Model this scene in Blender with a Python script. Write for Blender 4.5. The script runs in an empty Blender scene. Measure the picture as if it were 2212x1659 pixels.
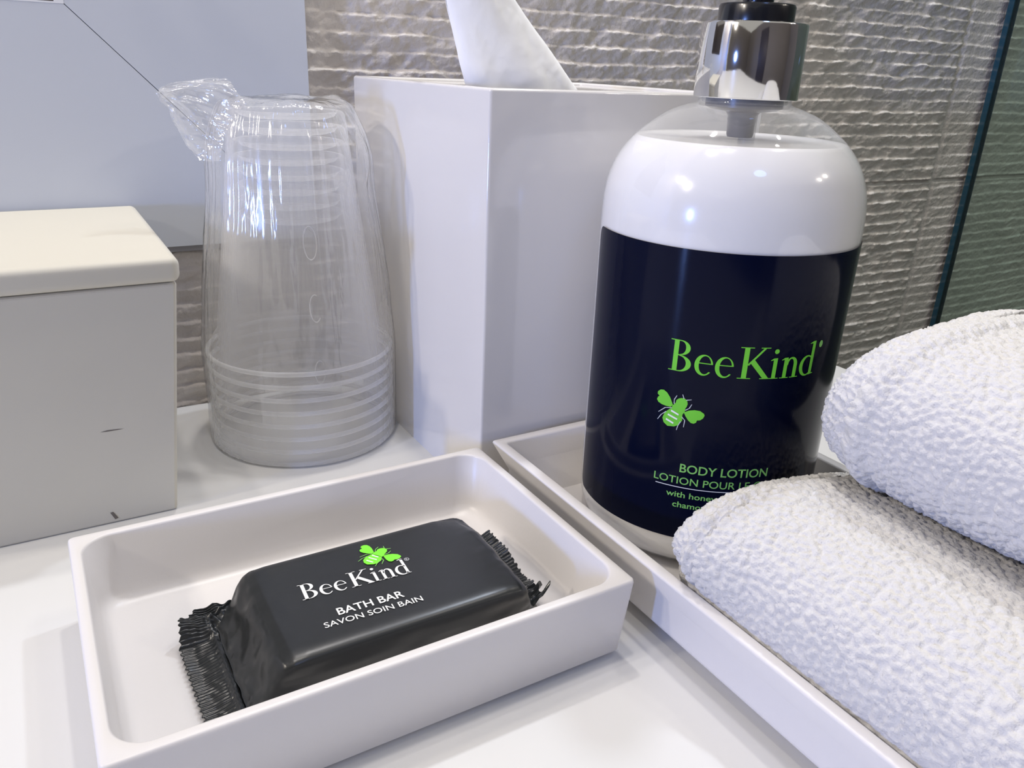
import bpy, math, random
import numpy as np
from mathutils import Vector, Matrix
from mathutils.geometry import tessellate_polygon

sc = bpy.context.scene
C = sc.collection
S = 0.155            # one working unit = 15.5 cm (height of the lens over the counter)
PI = math.pi

# ------------------------------------------------------------------ camera
cam = bpy.data.cameras.new('camera')
cam_o = bpy.data.objects.new('camera', cam)
C.objects.link(cam_o)
V1 = np.array([4150 - 1106, -(270 - 829.5)]); V2 = np.array([0 - 1106, -(92 - 829.5)])
FPX = math.sqrt(-(V1 @ V2))
d1 = np.array([V1[0], V1[1], -FPX]); d1 /= np.linalg.norm(d1)
d2 = np.array([V2[0], V2[1], -FPX]); d2 /= np.linalg.norm(d2)
RM = np.array([d1, d2, np.cross(d1, d2)])
M = Matrix([list(r) for r in RM]).to_4x4()
M.translation = Vector((0, 0, S))
cam_o.matrix_world = M
cam.sensor_fit = 'HORIZONTAL'; cam.sensor_width = 36
cam.lens = FPX / 2212 * 36
cam.clip_start = 0.005; cam.clip_end = 60
sc.camera = cam_o

# ------------------------------------------------------------------ view, world, lamps
sc.view_settings.view_transform = 'Standard'
sc.view_settings.look = 'None'
sc.view_settings.exposure = 0.0
sc.view_settings.gamma = 1.0
sc.view_settings.use_curve_mapping = False
try:
    sc.cycles.use_denoising = True
    sc.cycles.transparent_max_bounces = 64
    sc.cycles.max_bounces = 20
    sc.cycles.diffuse_bounces = 14
    sc.cycles.sample_clamp_indirect = 3.0
    sc.cycles.caustics_reflective = True
    sc.cycles.caustics_refractive = False
except Exception:
    pass
w = bpy.data.worlds.new('world'); sc.world = w; w.use_nodes = True
bg = w.node_tree.nodes['Background']
bg.inputs['Color'].default_value = (1.0, 0.955, 0.88, 1)
bg.inputs['Strength'].default_value = 0.41

def area(name, loc, target, size, power, col, size_y=None, shape='DISK'):
    l = bpy.data.lights.new(name, 'AREA'); l.energy = power; l.color = col
    l.shape = shape; l.size = size * S
    if size_y: l.size_y = size_y * S
    o = bpy.data.objects.new(name, l); C.objects.link(o)
    o.location = Vector(loc) * S
    o.rotation_euler = (Vector(target) - Vector(loc)).to_track_quat('-Z', 'Y').to_euler()
    return o
for x, y, z, p in ((3.9, -0.3, 8.5, 0.95), (4.7, 0.6, 8.5, 0.8), (-1.3, 1.5, 7.5, 1.5), (0.1, 0.9, 6.5, 1.5)):  # last spot added overhead to brighten the cups and rear left corner
    area('overhead_spot', (x, y, z), (0.8, 1.3, 0), 0.30, p, (1.0, 0.93, 0.86))
area('overhead_spot', (1.0, 2.25, 4.6), (1.6, 2.35, 0), 0.2, 1.1, (1.0, 0.96, 0.93))
area('overhead_spot', (2.6, 2.22, 4.6), (2.6, 2.35, 0), 0.2, 1.5, (0.78, 0.86, 1.0))
# small warm fills added unseen, to lift the left-facing and right-facing sides
for x, y, z, p in ((-5.2, 1.9, 4.6, 2.3), (-5.4, 0.9, 4.2, 2.3), (5.4, -3.4, 4.4, 0.6), (6.0, -2.6, 4.4, 0.6)):
    area('warm_fill', (x, y, z), (1.0, 1.7, 0.5), 0.36, p, (1.0, 0.90, 0.78))
# low blue-white daylight opening in the left part of the room
area('window_daylight', (-10.8, -1.4, 1.15), (0.8, 1.75, 0.9), 0.45, 13.5, (0.22, 0.38, 1.0), 1.0, 'RECTANGLE')
# unseen cool lamp high behind the viewer, lending blue to the frame
area('cool_high_lamp', (0.2, -2.2, 5.0), (0.2, 2.4, 1.2), 0.9, 0.42, (0.22, 0.40, 1.0))

# ------------------------------------------------------------------ helpers
def tag(o, label, cat, group=None, kind=None):
    o['label'] = label; o['category'] = cat
    if group: o['group'] = group
    if kind: o['kind'] = kind
    return o

def mk(name, verts, faces, m, parent=None, smooth=True, origin=None, angle=None):
    """verts in working units; top-level objects get their origin at the base"""
    v = np.asarray(verts, dtype=float) * S
    if parent is not None:
        o0 = np.array(parent['_org'])
    elif origin is not None:
        o0 = np.array(origin) * S
    else:
        o0 = np.array([(v[:, 0].min() + v[:, 0].max()) / 2, (v[:, 1].min() + v[:, 1].max()) / 2, v[:, 2].min()])
    me = bpy.data.meshes.new(name)
    me.from_pydata([tuple(p) for p in (v - o0)], [], [tuple(int(i) for i in f) for f in faces])
    me.update()
    if smooth:
        me.polygons.foreach_set('use_smooth', [True] * len(me.polygons))
        if angle is not None:
            me.set_sharp_from_angle(angle=math.radians(angle))
    if m: me.materials.append(m)
    o = bpy.data.objects.new(name, me); C.objects.link(o)
    if parent is not None:
        o.parent = parent
    else:
        o.location = Vector(o0)
    o['_org'] = [float(x) for x in o0]
    return o

def empty(name, loc):
    o = bpy.data.objects.new(name, None); C.objects.link(o)
    o.empty_display_size = 0.01
    o.location = Vector(loc) * S
    o['_org'] = [float(x) * S for x in loc]
    return o

def bevel(o, wdt, seg=3, angle=30):
    b = o.modifiers.new('bevel', 'BEVEL'); b.width = wdt * S; b.segments = seg
    b.limit_method = 'ANGLE'; b.angle_limit = math.radians(angle); b.harden_normals = False
    return o

def box(x0, x1, y0, y1, z0, z1):
    v = [(x0, y0, z0), (x1, y0, z0), (x1, y1, z0), (x0, y1, z0), (x0, y0, z1), (x1, y0, z1), (x1, y1, z1), (x0, y1, z1)]
    f = [(3, 2, 1, 0), (4, 5, 6, 7), (0, 1, 5, 4), (1, 2, 6, 5), (2, 3, 7, 6), (3, 0, 4, 7)]
    return v, f

def join(*parts):
    V, F = [], []
    for v, f in parts:
        n = len(V); V += [tuple(p) for p in v]; F += [tuple(i + n for i in q) for q in f]
    return V, F

def grid_faces(nu, nv, closeu=False, closev=False):
    f = []
    for i in range(nu if closeu else nu - 1):
        a = i * nv; b = ((i + 1) % nu) * nv
        for j in range(nv if closev else nv - 1):
            k = (j + 1) % nv
            f.append((a + j, b + j, b + k, a + k))
    return f

def lathe(prof, cx, cy, n=96, cap0=False, cap1=False, a0=0, a1=2 * PI):
    """prof: list of (r, z)"""
    V = []; full = abs(a1 - a0 - 2 * PI) < 1e-6
    m = n if full else n + 1
    for i in range(m):
        t = a0 + (a1 - a0) * i / n
        for r, z in prof:
            V.append((cx + r * math.cos(t), cy + r * math.sin(t), z))
    k = len(prof)
    F = []
    for i in range(n):
        a = i * k; b = ((i + 1) % m) * k
        for j in range(k - 1):
            F.append((a + j, b + j, b + j + 1, a + j + 1))
    if cap0: F.append(tuple(i * k for i in reversed(range(m))))
    if cap1: F.append(tuple(i * k + k - 1 for i in range(m)))
    return V, F

def smooth_prof(pts, n=8):
    """Catmull-Rom through the profile points"""
    P = [np.array(p, float) for p in pts]
    out = []
    for i in range(len(P) - 1):
        p0 = P[max(i - 1, 0)]; p1 = P[i]; p2 = P[i + 1]; p3 = P[min(i + 2, len(P) - 1)]
        for j in range(n):
            t = j / n
            out.append(0.5 * ((2 * p1) + (-p0 + p2) * t + (2 * p0 - 5 * p1 + 4 * p2 - p3) * t * t + (-p0 + 3 * p1 - 3 * p2 + p3) * t ** 3))
    out.append(P[-1])
    return [(max(0.0, float(a)), float(b)) for a, b in out]

def hash3(ix, iy, iz, seed=0):
    n = (ix.astype(np.int64) * 73856093) ^ (iy.astype(np.int64) * 19349663) ^ (iz.astype(np.int64) * 83492791) ^ (seed * 2654435761 + 12345)
    n = (n ^ (n >> 13)) * 1274126177 & 0x7fffffff
    n = (n ^ (n >> 16)) * 668265263 & 0x7fffffff
    return (n & 0xffffff) / float(0xffffff)

def vnoise(x, y, z, seed=0):
    x = np.asarray(x, float); y = np.asarray(y, float) + 0 * x; z = np.asarray(z, float) + 0 * x
    ix, iy, iz = np.floor(x), np.floor(y), np.floor(z)
    fx, fy, fz = x - ix, y - iy, z - iz
    fx, fy, fz = [q * q * (3 - 2 * q) for q in (fx, fy, fz)]
    r = 0
    for a in (0, 1):
        for b in (0, 1):
            for c in (0, 1):
                wgt = (fx if a else 1 - fx) * (fy if b else 1 - fy) * (fz if c else 1 - fz)
                r = r + wgt * hash3(ix + a, iy + b, iz + c, seed)
    return r * 2 - 1

def fbm(x, y, z, oct=4, seed=0):
    r = 0; amp = 1.0; tot = 0
    for i in range(oct):
        r = r + amp * vnoise(x * 2 ** i, y * 2 ** i, z * 2 ** i, seed + i * 17); tot += amp; amp *= 0.5
    return r / tot

def cells(s, t, seed=0, jit=0.75):
    """distance to the nearest jittered lattice point"""
    i0, j0 = np.floor(s), np.floor(t); best = np.full(s.shape, 9.0)
    for a in (-1, 0, 1):
        for b in (-1, 0, 1):
            ii, jj = i0 + a, j0 + b
            px_ = ii + 0.5 + jit * (hash3(ii, jj, ii * 0, seed) - 0.5)
            py_ = jj + 0.5 + jit * (hash3(ii, jj, ii * 0 + 7, seed) - 0.5)
            best = np.minimum(best, (s - px_) ** 2 + (t - py_) ** 2)
    return np.sqrt(best)

# ------------------------------------------------------------------ materials
def mat(name, col, rough=0.5, metal=0.0, coat=0.0, spec=0.5, bump=None, var=None, sheen=0.0, sss=0.0):
    m = bpy.data.materials.new(name); m.use_nodes = True
    nt = m.node_tree; p = nt.nodes['Principled BSDF']
    p.inputs['Base Color'].default_value = (*col, 1)
    p.inputs['Roughness'].default_value = rough
    p.inputs['Metallic'].default_value = metal
    p.inputs['Coat Weight'].default_value = coat
    p.inputs['Coat Roughness'].default_value = 0.05
    p.inputs['Specular IOR Level'].default_value = spec
    if sheen:
        p.inputs['Sheen Weight'].default_value = sheen; p.inputs['Sheen Roughness'].default_value = 0.5
    tc = nt.nodes.new('ShaderNodeTexCoord')
    if var:   # var = (scale, amount): gentle procedural tone variation
        nz = nt.nodes.new('ShaderNodeTexNoise'); nz.inputs['Scale'].default_value = var[0]; nz.inputs['Detail'].default_value = 6
        nt.links.new(tc.outputs['Object'], nz.inputs['Vector'])
        mx = nt.nodes.new('ShaderNodeMix'); mx.data_type = 'RGBA'
        mx.inputs[6].default_value = (*[c * (1 - var[1]) for c in col], 1)
        mx.inputs[7].default_value = (*[min(1, c * (1 + var[1])) for c in col], 1)
        nt.links.new(nz.outputs['Fac'], mx.inputs[0]); nt.links.new(mx.outputs[2], p.inputs['Base Color'])
    if bump:  # bump = (scale, strength, distance)
        nz = nt.nodes.new('ShaderNodeTexNoise'); nz.inputs['Scale'].default_value = bump[0]; nz.inputs['Detail'].default_value = 5
        nt.links.new(tc.outputs['Object'], nz.inputs['Vector'])
        bp = nt.nodes.new('ShaderNodeBump'); bp.inputs['Strength'].default_value = bump[1]; bp.inputs['Distance'].default_value = bump[2]
        nt.links.new(nz.outputs['Fac'], bp.inputs['Height']); nt.links.new(bp.outputs['Normal'], p.inputs['Normal'])
    return m

def film(name, milky, gloss, tint=(1, 1, 1), rough=0.08, bump=None, edge=0.5):
    """thin clear plastic: transparent sheet with fresnel reflection and a little milkiness"""
    m = bpy.data.materials.new(name); m.use_nodes = True
    nt = m.node_tree; nt.nodes.clear(); N = nt.nodes.new; Lk = nt.links.new
    out = N('ShaderNodeOutputMaterial')
    tr = N('ShaderNodeBsdfTransparent'); tr.inputs['Color'].default_value = (*tint, 1)
    gl = N('ShaderNodeBsdfGlossy'); gl.inputs['Roughness'].default_value = rough
    df = N('ShaderNodeBsdfDiffuse'); df.inputs['Color'].default_value = (0.99, 0.99, 0.99, 1)
    tl = N('ShaderNodeBsdfTranslucent'); tl.inputs['Color'].default_value = (0.99, 0.99, 0.99, 1)
    a = N('ShaderNodeAddShader'); 
    mm = N('ShaderNodeMixShader'); mm.inputs[0].default_value = 0.5
    Lk(df.outputs[0], mm.inputs[1]); Lk(tl.outputs[0], mm.inputs[2])
    lw = N('ShaderNodeLayerWeight'); lw.inputs['Blend'].default_value = 0.5
    pw = N('ShaderNodeMath'); pw.operation = 'POWER'; pw.inputs[1].default_value = 2.5
    Lk(lw.outputs['Facing'], pw.inputs[0])
    m1 = N('ShaderNodeMixShader')
    mul = N('ShaderNodeMath'); mul.operation = 'MULTIPLY_ADD'
    mul.inputs[1].default_value = milky * edge; mul.inputs[2].default_value = milky
    Lk(pw.outputs[0], mul.inputs[0]); mul.use_clamp = True
    Lk(mul.outputs[0], m1.inputs[0]); Lk(tr.outputs[0], m1.inputs[1]); Lk(mm.outputs[0], m1.inputs[2])
    m2 = N('ShaderNodeMixShader')
    pf = N('ShaderNodeMath'); pf.operation = 'POWER'; pf.inputs[1].default_value = 5.0
    Lk(lw.outputs['Facing'], pf.inputs[0])
    mg = N('ShaderNodeMath'); mg.operation = 'MULTIPLY_ADD'; mg.inputs[1].default_value = 0.7 * gloss; mg.inputs[2].default_value = 0.05 * gloss; mg.use_clamp = True
    Lk(pf.outputs[0], mg.inputs[0])
    Lk(mg.outputs[0], m2.inputs[0]); Lk(m1.outputs[0], m2.inputs[1]); Lk(gl.outputs[0], m2.inputs[2])
    Lk(m2.outputs[0], out.inputs['Surface'])
    if bump:
        tc = N('ShaderNodeTexCoord'); mp = N('ShaderNodeMapping'); mp.inputs['Scale'].default_value = bump[3]
        nz = N('ShaderNodeTexNoise'); nz.inputs['Scale'].default_value = bump[0]; nz.inputs['Detail'].default_value = 4
        Lk(tc.outputs['Object'], mp.inputs['Vector']); Lk(mp.outputs['Vector'], nz.inputs['Vector'])
        bp = N('ShaderNodeBump'); bp.inputs['Strength'].default_value = bump[1]; bp.inputs['Distance'].default_value = bump[2]
        Lk(nz.outputs['Fac'], bp.inputs['Height'])
        Lk(bp.outputs['Normal'], gl.inputs['Normal']); Lk(bp.outputs['Normal'], lw.inputs['Normal'])
    return m

m_counter = mat('counter_white', (0.70, 0.70, 0.685), 0.28, spec=0.4, var=(9, 0.012))
m_wall = mat('stone_tile', (0.66, 0.615, 0.57), 0.55, spec=0.3, var=(26, 0.22), bump=(420, 0.8, 0.0009))
m_plaster = mat('room_plaster', (0.27, 0.24, 0.21), 0.8, var=(2, 0.05))
m_dark = mat('dark_door', (0.06, 0.05, 0.06), 0.4, var=(3, 0.1))
m_floor = mat('floor_tile', (0.42, 0.39, 0.36), 0.35, var=(3, 0.1))
m_tray = mat('melamine_white', (0.72, 0.70, 0.69), 0.34, spec=0.45, bump=(900, 0.10, 0.0003), var=(30, 0.01))
m_lac = mat('white_lacquer', (0.71, 0.69, 0.67), 0.10, coat=0.3, spec=0.5, var=(12, 0.01))
m_paint = mat('cream_paint', (0.62, 0.595, 0.515), 0.55, spec=0.3, bump=(60, 0.12, 0.0008), var=(18, 0.02))
m_crack = mat('dark_seam', (0.16, 0.14, 0.12), 0.8, var=(40, 0.2))
m_frame = mat('frame_white', (0.62, 0.65, 0.70), 0.5, spec=0.3, var=(14, 0.015), bump=(300, 0.08, 0.0003))
m_bevelw = mat('bevel_white', (0.85, 0.86, 0.88), 0.3, var=(14, 0.01))
m_panel = mat('panel_grey', (0.34, 0.33, 0.34), 0.7, var=(20, 0.05))
m_mirror = mat('mirror_silver', (0.62, 0.60, 0.62), 0.04, metal=1.0, var=(6, 0.02))
m_chrome = mat('chrome', (0.80, 0.80, 0.80), 0.07, metal=1.0, bump=(90, 0.06, 0.0008))
m_blackp = mat('black_plastic', (0.008, 0.009, 0.012), 0.22, spec=0.5, coat=0.3)
m_hous = mat('grey_pump_plastic', (0.16, 0.16, 0.17), 0.3, var=(20, 0.1))
m_label = mat('navy_black_label', (0.002, 0.0035, 0.016), 0.12, spec=0.12, var=(9, 0.3))
m_green = mat('green_ink', (0.17, 0.62, 0.045), 0.4, spec=0.3, var=(200, 0.05))
m_green2 = mat('pale_green_ink', (0.24, 0.58, 0.14), 0.4, spec=0.3, var=(200, 0.05))
m_green3 = mat('light_green_ink', (0.21, 0.80, 0.05), 0.4, spec=0.3, var=(200, 0.05))
m_white = mat('white_ink', (0.86, 0.87, 0.86), 0.4, spec=0.3, var=(200, 0.02))
m_grey = mat('grey_ink', (0.55, 0.58, 0.60), 0.4, var=(200, 0.02))
m_lotion = mat('white_lotion', (0.86, 0.845, 0.83), 0.16, coat=0.3, spec=0.5, var=(8, 0.01))
m_tissue = mat('tissue_paper', (0.93, 0.93, 0.93), 0.85, spec=0.1, bump=(600, 0.15, 0.0003), var=(40, 0.01))
m_towel = mat('terry_cotton', (0.655, 0.645, 0.63), 0.95, spec=0.05, sheen=0.25, var=(350, 0.03), bump=(1500, 0.6, 0.0006))
m_wrap = mat('black_satin_film', (0.016, 0.018, 0.020), 0.30, spec=0.5, var=(30, 0.15), bump=(60, 0.10, 0.002))
m_wrapg = mat('black_film_fin', (0.014, 0.016, 0.018), 0.27, spec=0.5, var=(30, 0.15), bump=(180, 0.15, 0.002))
m_clear = film('clear_bottle_plastic', 0.045, 0.9, (0.97, 0.975, 0.98), 0.04, edge=6)
m_cup = film('clear_cup_plastic', 0.055, 0.12, (0.995, 0.995, 0.995), 0.12, edge=6)
m_bag = film('crinkled_clear_film', 0.16, 2.0, (1, 1, 1), 0.12, bump=(60, 0.6, 0.003, (1.4, 1.4, 0.22)), edge=3)
m_glass = film('green_tinted_glass', 0.01, 0.35, (0.76, 0.86, 0.83), 0.02, edge=1)
m_gedge = mat('glass_edge_teal', (0.004, 0.035, 0.060), 0.15, coat=0.5, var=(10, 0.2))

# ------------------------------------------------------------------ lettering
def stripq(outer, inner):
    n = len(outer); V = list(outer) + list(inner)
    F = [(i, i + 1, n + i + 1, n + i) for i in range(n - 1)]
    return V, F
def ell(cx, cy, rx, ry, a0, a1, n=18):
    return [(cx + rx * math.cos(math.radians(a0 + (a1 - a0) * i / n)), cy + ry * math.sin(math.radians(a0 + (a1 - a0) * i / n))) for i in range(n + 1)]
def quad(*p): return list(p), [tuple(range(len(p)))]
def rect(x0, x1, y0, y1): return quad((x0, y0), (x1, y0), (x1, y1), (x0, y1))
def serif_letters():
    G = {}
    b1o = ell(.32, .765, .285, .235, 90, -90); b1i = ell(.32, .765, .150, .205, 90, -90)
    b2o = ell(.30, .265, .37, .265, 90, -90); b2i = ell(.30, .265, .215, .232, 90, -90)
    G['B'] = join(rect(.11, .255, 0, 1), rect(0, .33, 0, .028), rect(0, .33, .972, 1), stripq(b1o, b1i), stripq(b2o, b2i), rect(.25, .33, .51, .545))
    eo = ell(.28, .32, .27, .335, 8, 322, 40); ei = ell(.315, .325, .178, .29, 12, 316, 40)
    G['e'] = join(stripq(eo, ei), rect(.13, .535, .362, .392))
    G['K'] = join(rect(.12, .27, 0, 1), rect(0, .40, 0, .026), rect(0, .40, .974, 1), quad((.26, .46), (.30, .42), (.78, .985), (.70, .985)),
                  rect(.60, .90, .974, 1), quad((.345, .50), (.45, .62), (.96, .02), (.77, .02)), rect(.68, 1.08, 0, .026))
    G['i'] = join(rect(.09, .215, 0, .63), rect(0, .31, 0, .024), quad((.0, .575), (.0, .595), (.09, .655), (.215, .66), (.215, .60), (.1, .60)), quad(*ell(.15, .87, .075, .075, 0, 342, 18)))
    ao = ell(.36, .42, .20, .245, 180, 0); ai = ell(.335, .42, .10, .19, 180, 0)
    G['n'] = join(rect(.09, .215, 0, .62), rect(0, .30, 0, .024), quad((.0, .575), (.0, .595), (.09, .655), (.215, .66), (.215, .60), (.1, .60)),
                  stripq(ao, ai), rect(.435, .56, 0, .43), rect(.35, .65, 0, .024))
    do = ell(.29, .32, .29, .335, 38, 322, 36); di = ell(.315, .32, .185, .285, 42, 318, 36)
    G['d'] = join(stripq(do, di), rect(.42, .545, .02, 1.06), quad((.30, 1.015), (.30, 1.03), (.42, 1.085), (.545, 1.09), (.545, 1.0), (.42, 1.02)),
                  quad((.42, 0), (.62, .03), (.62, .05), (.42, .06)))
    return G
GL = serif_letters()
WORD = [('B', 0), ('e', .76), ('e', 1.36), ('K', 2.04), ('i', 3.00), ('n', 3.36), ('d', 4.03)]

def subdivide_2d(V, F, mx):
    """split long edges of flat polygons so they can be bent: uses a bmesh"""
    import bmesh
    bm = bmesh.new()
    vs = [bm.verts.new((x, y, 0)) for x, y in V]
    for f in F:
        try: bm.faces.new([vs[i] for i in f])
        except ValueError: pass
    bmesh.ops.triangulate(bm, faces=bm.faces[:])
    for _ in range(5):
        long = [e for e in bm.edges if e.calc_length() > mx]
        if not long: break
        bmesh.ops.subdivide_edges(bm, edges=long, cuts=1)
        bmesh.ops.triangulate(bm, faces=[f for f in bm.faces if len(f.verts) > 3])
    bm.verts.index_update()
    V2 = [(v.co.x, v.co.y) for v in bm.verts]; F2 = [tuple(v.index for v in f.verts) for f in bm.faces]
    bm.free()
    return V2, F2

def font_mesh(txt, bold=0.0):
    cu = bpy.data.curves.new('lettering', 'FONT'); cu.body = txt; cu.size = 1; cu.offset = bold; cu.resolution_u = 4
    o = bpy.data.objects.new('lettering', cu); C.objects.link(o)
    dg = bpy.context.evaluated_depsgraph_get(); dg.update()
    me = o.evaluated_get(dg).to_mesh()
    V = [(v.co.x, v.co.y) for v in me.vertices]; F = [tuple(p.vertices) for p in me.polygons]
    o.evaluated_get(dg).to_mesh_clear()
    bpy.data.objects.remove(o); bpy.data.curves.remove(cu)
    return V, F

def fit(VF, x0, x1, y0, h, ref=None):
    """scale lettering to span x0..x1 with cap height h on the baseline y0"""
    V, F = VF
    xs = [p[0] for p in V]; a, b = min(xs), max(xs)
    ch = ref if ref else max(p[1] for p in V)
    return [(x0 + (p[0] - a) / (b - a) * (x1 - x0), y0 + p[1] / ch * h) for p in V], F

def word_serif(x0, y0, h, wdt):
    k = wdt / 4.63; out = []
    for ch, off in WORD:
        V, F = GL[ch]
        out.append(([(x0 + (p[0] + off) * k, y0 + p[1] * h) for p in V], F))
    return out

BEE = {'wing': [[(-0.624, 0.219), (-0.709, 0.218), (-0.806, 0.232), (-0.877, 0.262), (-0.912, 0.311), (-0.895, 0.365), (-0.867, 0.392), (-0.91, 0.429), (-0.908, 0.478), (-0.859, 0.526), (-0.794, 0.537), (-0.723, 0.496), (-0.657, 0.415), (-0.613, 0.329), (-0.584, 0.267)],
 [(-0.363, 0.16), (-0.272, 0.217), (-0.17, 0.245), (-0.065, 0.243), (0.011, 0.197), (0.027, 0.16), (0.006, 0.099), (-0.041, 0.053), (-0.1, 0.039), (-0.112, -0.008), (-0.152, -0.038), (-0.206, -0.034), (-0.265, 0.013), (-0.317, 0.081)]],
 'head': [[(-0.584, 0.267), (-0.536, 0.327), (-0.529, 0.387), (-0.485, 0.429), (-0.428, 0.449), (-0.37, 0.445), (-0.326, 0.406), (-0.31, 0.345), (-0.324, 0.284), (-0.348, 0.231), (-0.34, 0.194), (-0.383, 0.107), (-0.612, 0.192)]],
 'abd': [[(-0.621, 0.19), (-0.518, 0.175), (-0.384, 0.117), (-0.373, -0.009), (-0.428, -0.119), (-0.514, -0.172), (-0.642, -0.19), (-0.725, -0.132), (-0.76, -0.042), (-0.722, 0.087)]],
 'stripe': [[(-0.6, 0.168), (-0.452, 0.108), (-0.455, 0.076), (-0.611, 0.134)], [(-0.654, 0.074), (-0.465, 0.007), (-0.476, -0.023), (-0.665, 0.042)], [(-0.68, -0.029), (-0.527, -0.092), (-0.538, -0.121), (-0.691, -0.064)]]}
BEELEG = [[(-0.60, 0.207), (-0.724, 0.184), (-0.853, 0.061)], [(-0.70, 0.106), (-0.79, 0.019), (-0.854, -0.098)], [(-0.563, 0.30), (-0.571, 0.387), (-0.527, 0.483)], [(-0.39, 0.44), (-0.424, 0.524)], [(-0.345, 0.42), (-0.247, 0.447)], [(-0.34, 0.21), (-0.269, 0.266), (-0.232, 0.354)], [(-0.39, 0.06), (-0.326, 0.001), (-0.334, -0.148)], [(-0.40, -0.04), (-0.444, -0.142), (-0.46, -0.236)]]
def poly2(pts):
    tr = tessellate_polygon([[Vector((p[0], p[1], 0)) for p in pts]])
    return list(pts), [tuple(t) for t in tr]
def bee_parts(f):
    g = lambda pts: [f(*p) for p in pts]
    body = join(*[poly2(g(p)) for p in BEE['wing'] + BEE['head'] + BEE['abd']])
    st = join(*[poly2(g(p)) for p in BEE['stripe']])
    lines = []
    for pl in BEELEG:
        for a, b in zip(pl[:-1], pl[1:]):
            d = np.array(b) - np.array(a); n = np.array([-d[1], d[0]]); n = n / np.linalg.norm(n) * 0.009
            lines.append(poly2(g([tuple(np.array(a) + n), tuple(np.array(b) + n * .6), tuple(np.array(b) - n * .6), tuple(np.array(a) - n)])))
    return body, st, join(*lines)

# ------------------------------------------------------------------ the setting
def struct(o):
    o['kind'] = 'structure'; return o

# counter slab
v, f = box(-4.2, 2.52, -1.4, 2.398, -0.24, 0)
o = mk('vanity_counter', v, f, m_counter, smooth=False); bevel(o, 0.012, 3)
tag(o, 'smooth white vanity counter that everything stands on', 'counter')
v, f = box(-4.15, 2.40, -1.25, 2.398, -5.5, -0.242)
o = mk('vanity_cabinet', v, f, m_paint, smooth=False)
tag(o, 'plain pale vanity cabinet carrying the white counter', 'cabinet')

# back wall: split-face stone tile, ribs 7.8 mm apart, in real relief
def back_wall():
    xs = np.concatenate([np.arange(-0.75, 2.6, 0.0075), np.arange(2.6, 6.4, 0.0125)])
    zs = np.arange(-0.75, 1.9, 0.0042)
    X, Z = np.meshgrid(xs, zs, indexing='ij')
    pitch = 0.0508
    wob = 0.010 * fbm(X * 2.2, Z * 2.0, 0 * X, 3, 3) + 0.006 * fbm(X * 15, Z * 13, 0 * X, 3, 9)
    ph = (Z - 0.0075 + wob) / pitch
    row = np.floor(ph); fr = ph - row                     # 0 bottom .. 1 top of a rib
    chip = fbm(X * 11, row * 3.7, 0 * X, 4, 21)
    chip2 = fbm(X * 34 + Z * 30, row * 1.3, Z * 20, 3, 31)
    depth = 0.0125 + 0.012 * chip + 0.007 * chip2
    prof = np.where(fr > 0.80, (1 - fr) / 0.20, 0.10 + 0.90 * (fr / 0.80) ** 1.1)
    h = depth * prof
    h += 0.0060 * fbm(X * 26 - Z * 16, Z * 34, 0 * X, 5, 5) + 0.0035 * (1 - 3 * np.abs(fbm(X * 20 - Z * 22, Z * 18 + X * 5, 0 * X, 3, 45)))
    h += 0.0040 * np.abs(fbm(X * 50 + Z * 45, Z * 60, 0 * X, 2, 77))
    # smoother offcut strip beside the joint
    sm = np.clip((X - 3.86) / 0.03, 0, 1)
    h = h * (1 - 0.62 * sm) + 0.002 * sm
    # joints
    h = np.where(np.abs(X - 3.895) < 0.012, h * 0.25 - 0.004, h)
    for zj in (0.545, ):
        h = np.where((np.abs(Z - zj) < 0.0085), -0.003, h)
    for xj in (5.9,):
        h = np.where(np.abs(X - xj) < 0.012, -0.004, h)
    Y = 2.424 - np.clip(h, -0.004, 0.0235)
    # close the relief back to the plane at its rim
    V = np.stack([X, Y, Z], -1).reshape(-1, 3)
    F = grid_faces(len(xs), len(zs))
    F = [(q[0], q[1], q[2], q[3]) for q in F]
    # plain surround so the wall is whole
    x0, x1, z0, z1 = xs[0], xs[-1], zs[0], zs[-1]
    n = len(V)
    sur = [(-9, 2.424, -5.5), (9, 2.424, -5.5), (9, 2.424, z0), (-9, 2.424, z0), (-9, 2.424, z1), (9, 2.424, z1), (9, 2.424, 10), (-9, 2.424, 10), (x0, 2.424, z0), (x1, 2.424, z0), (x1, 2.424, z1), (x0, 2.424, z1)]
    V = np.concatenate([V, np.array(sur)])
    F += [(n, n + 1, n + 2, n + 3), (n + 4, n + 5, n + 6, n + 7), (n + 3, n + 8, n + 11, n + 4), (n + 9, n + 2, n + 5, n + 10)]
    return mk('wall_back', V, F, m_wall)
struct(back_wall())
for nm, b in (('wall_left', (-12.2, -12.0, -9, 2.42, -5.5, 7.5)), ('wall_right', (9.0, 9.2, -9, 2.42, -5.5, 7.5)),
              ('wall_front', (-12.2, 9.2, -9.2, -9.0, -5.5, 7.5)), ('floor', (-12.2, 9.2, -9.2, 2.6, -5.7, -5.5))):
    v, f = box(*b); struct(mk(nm, v, f, m_floor if nm == 'floor' else m_plaster, smooth=False))
v, f = box(-4.5, -1.2, -8.99, -8.9, -5.5, 6.0)
struct(mk('door_1', v, f, m_dark, smooth=False))

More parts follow.
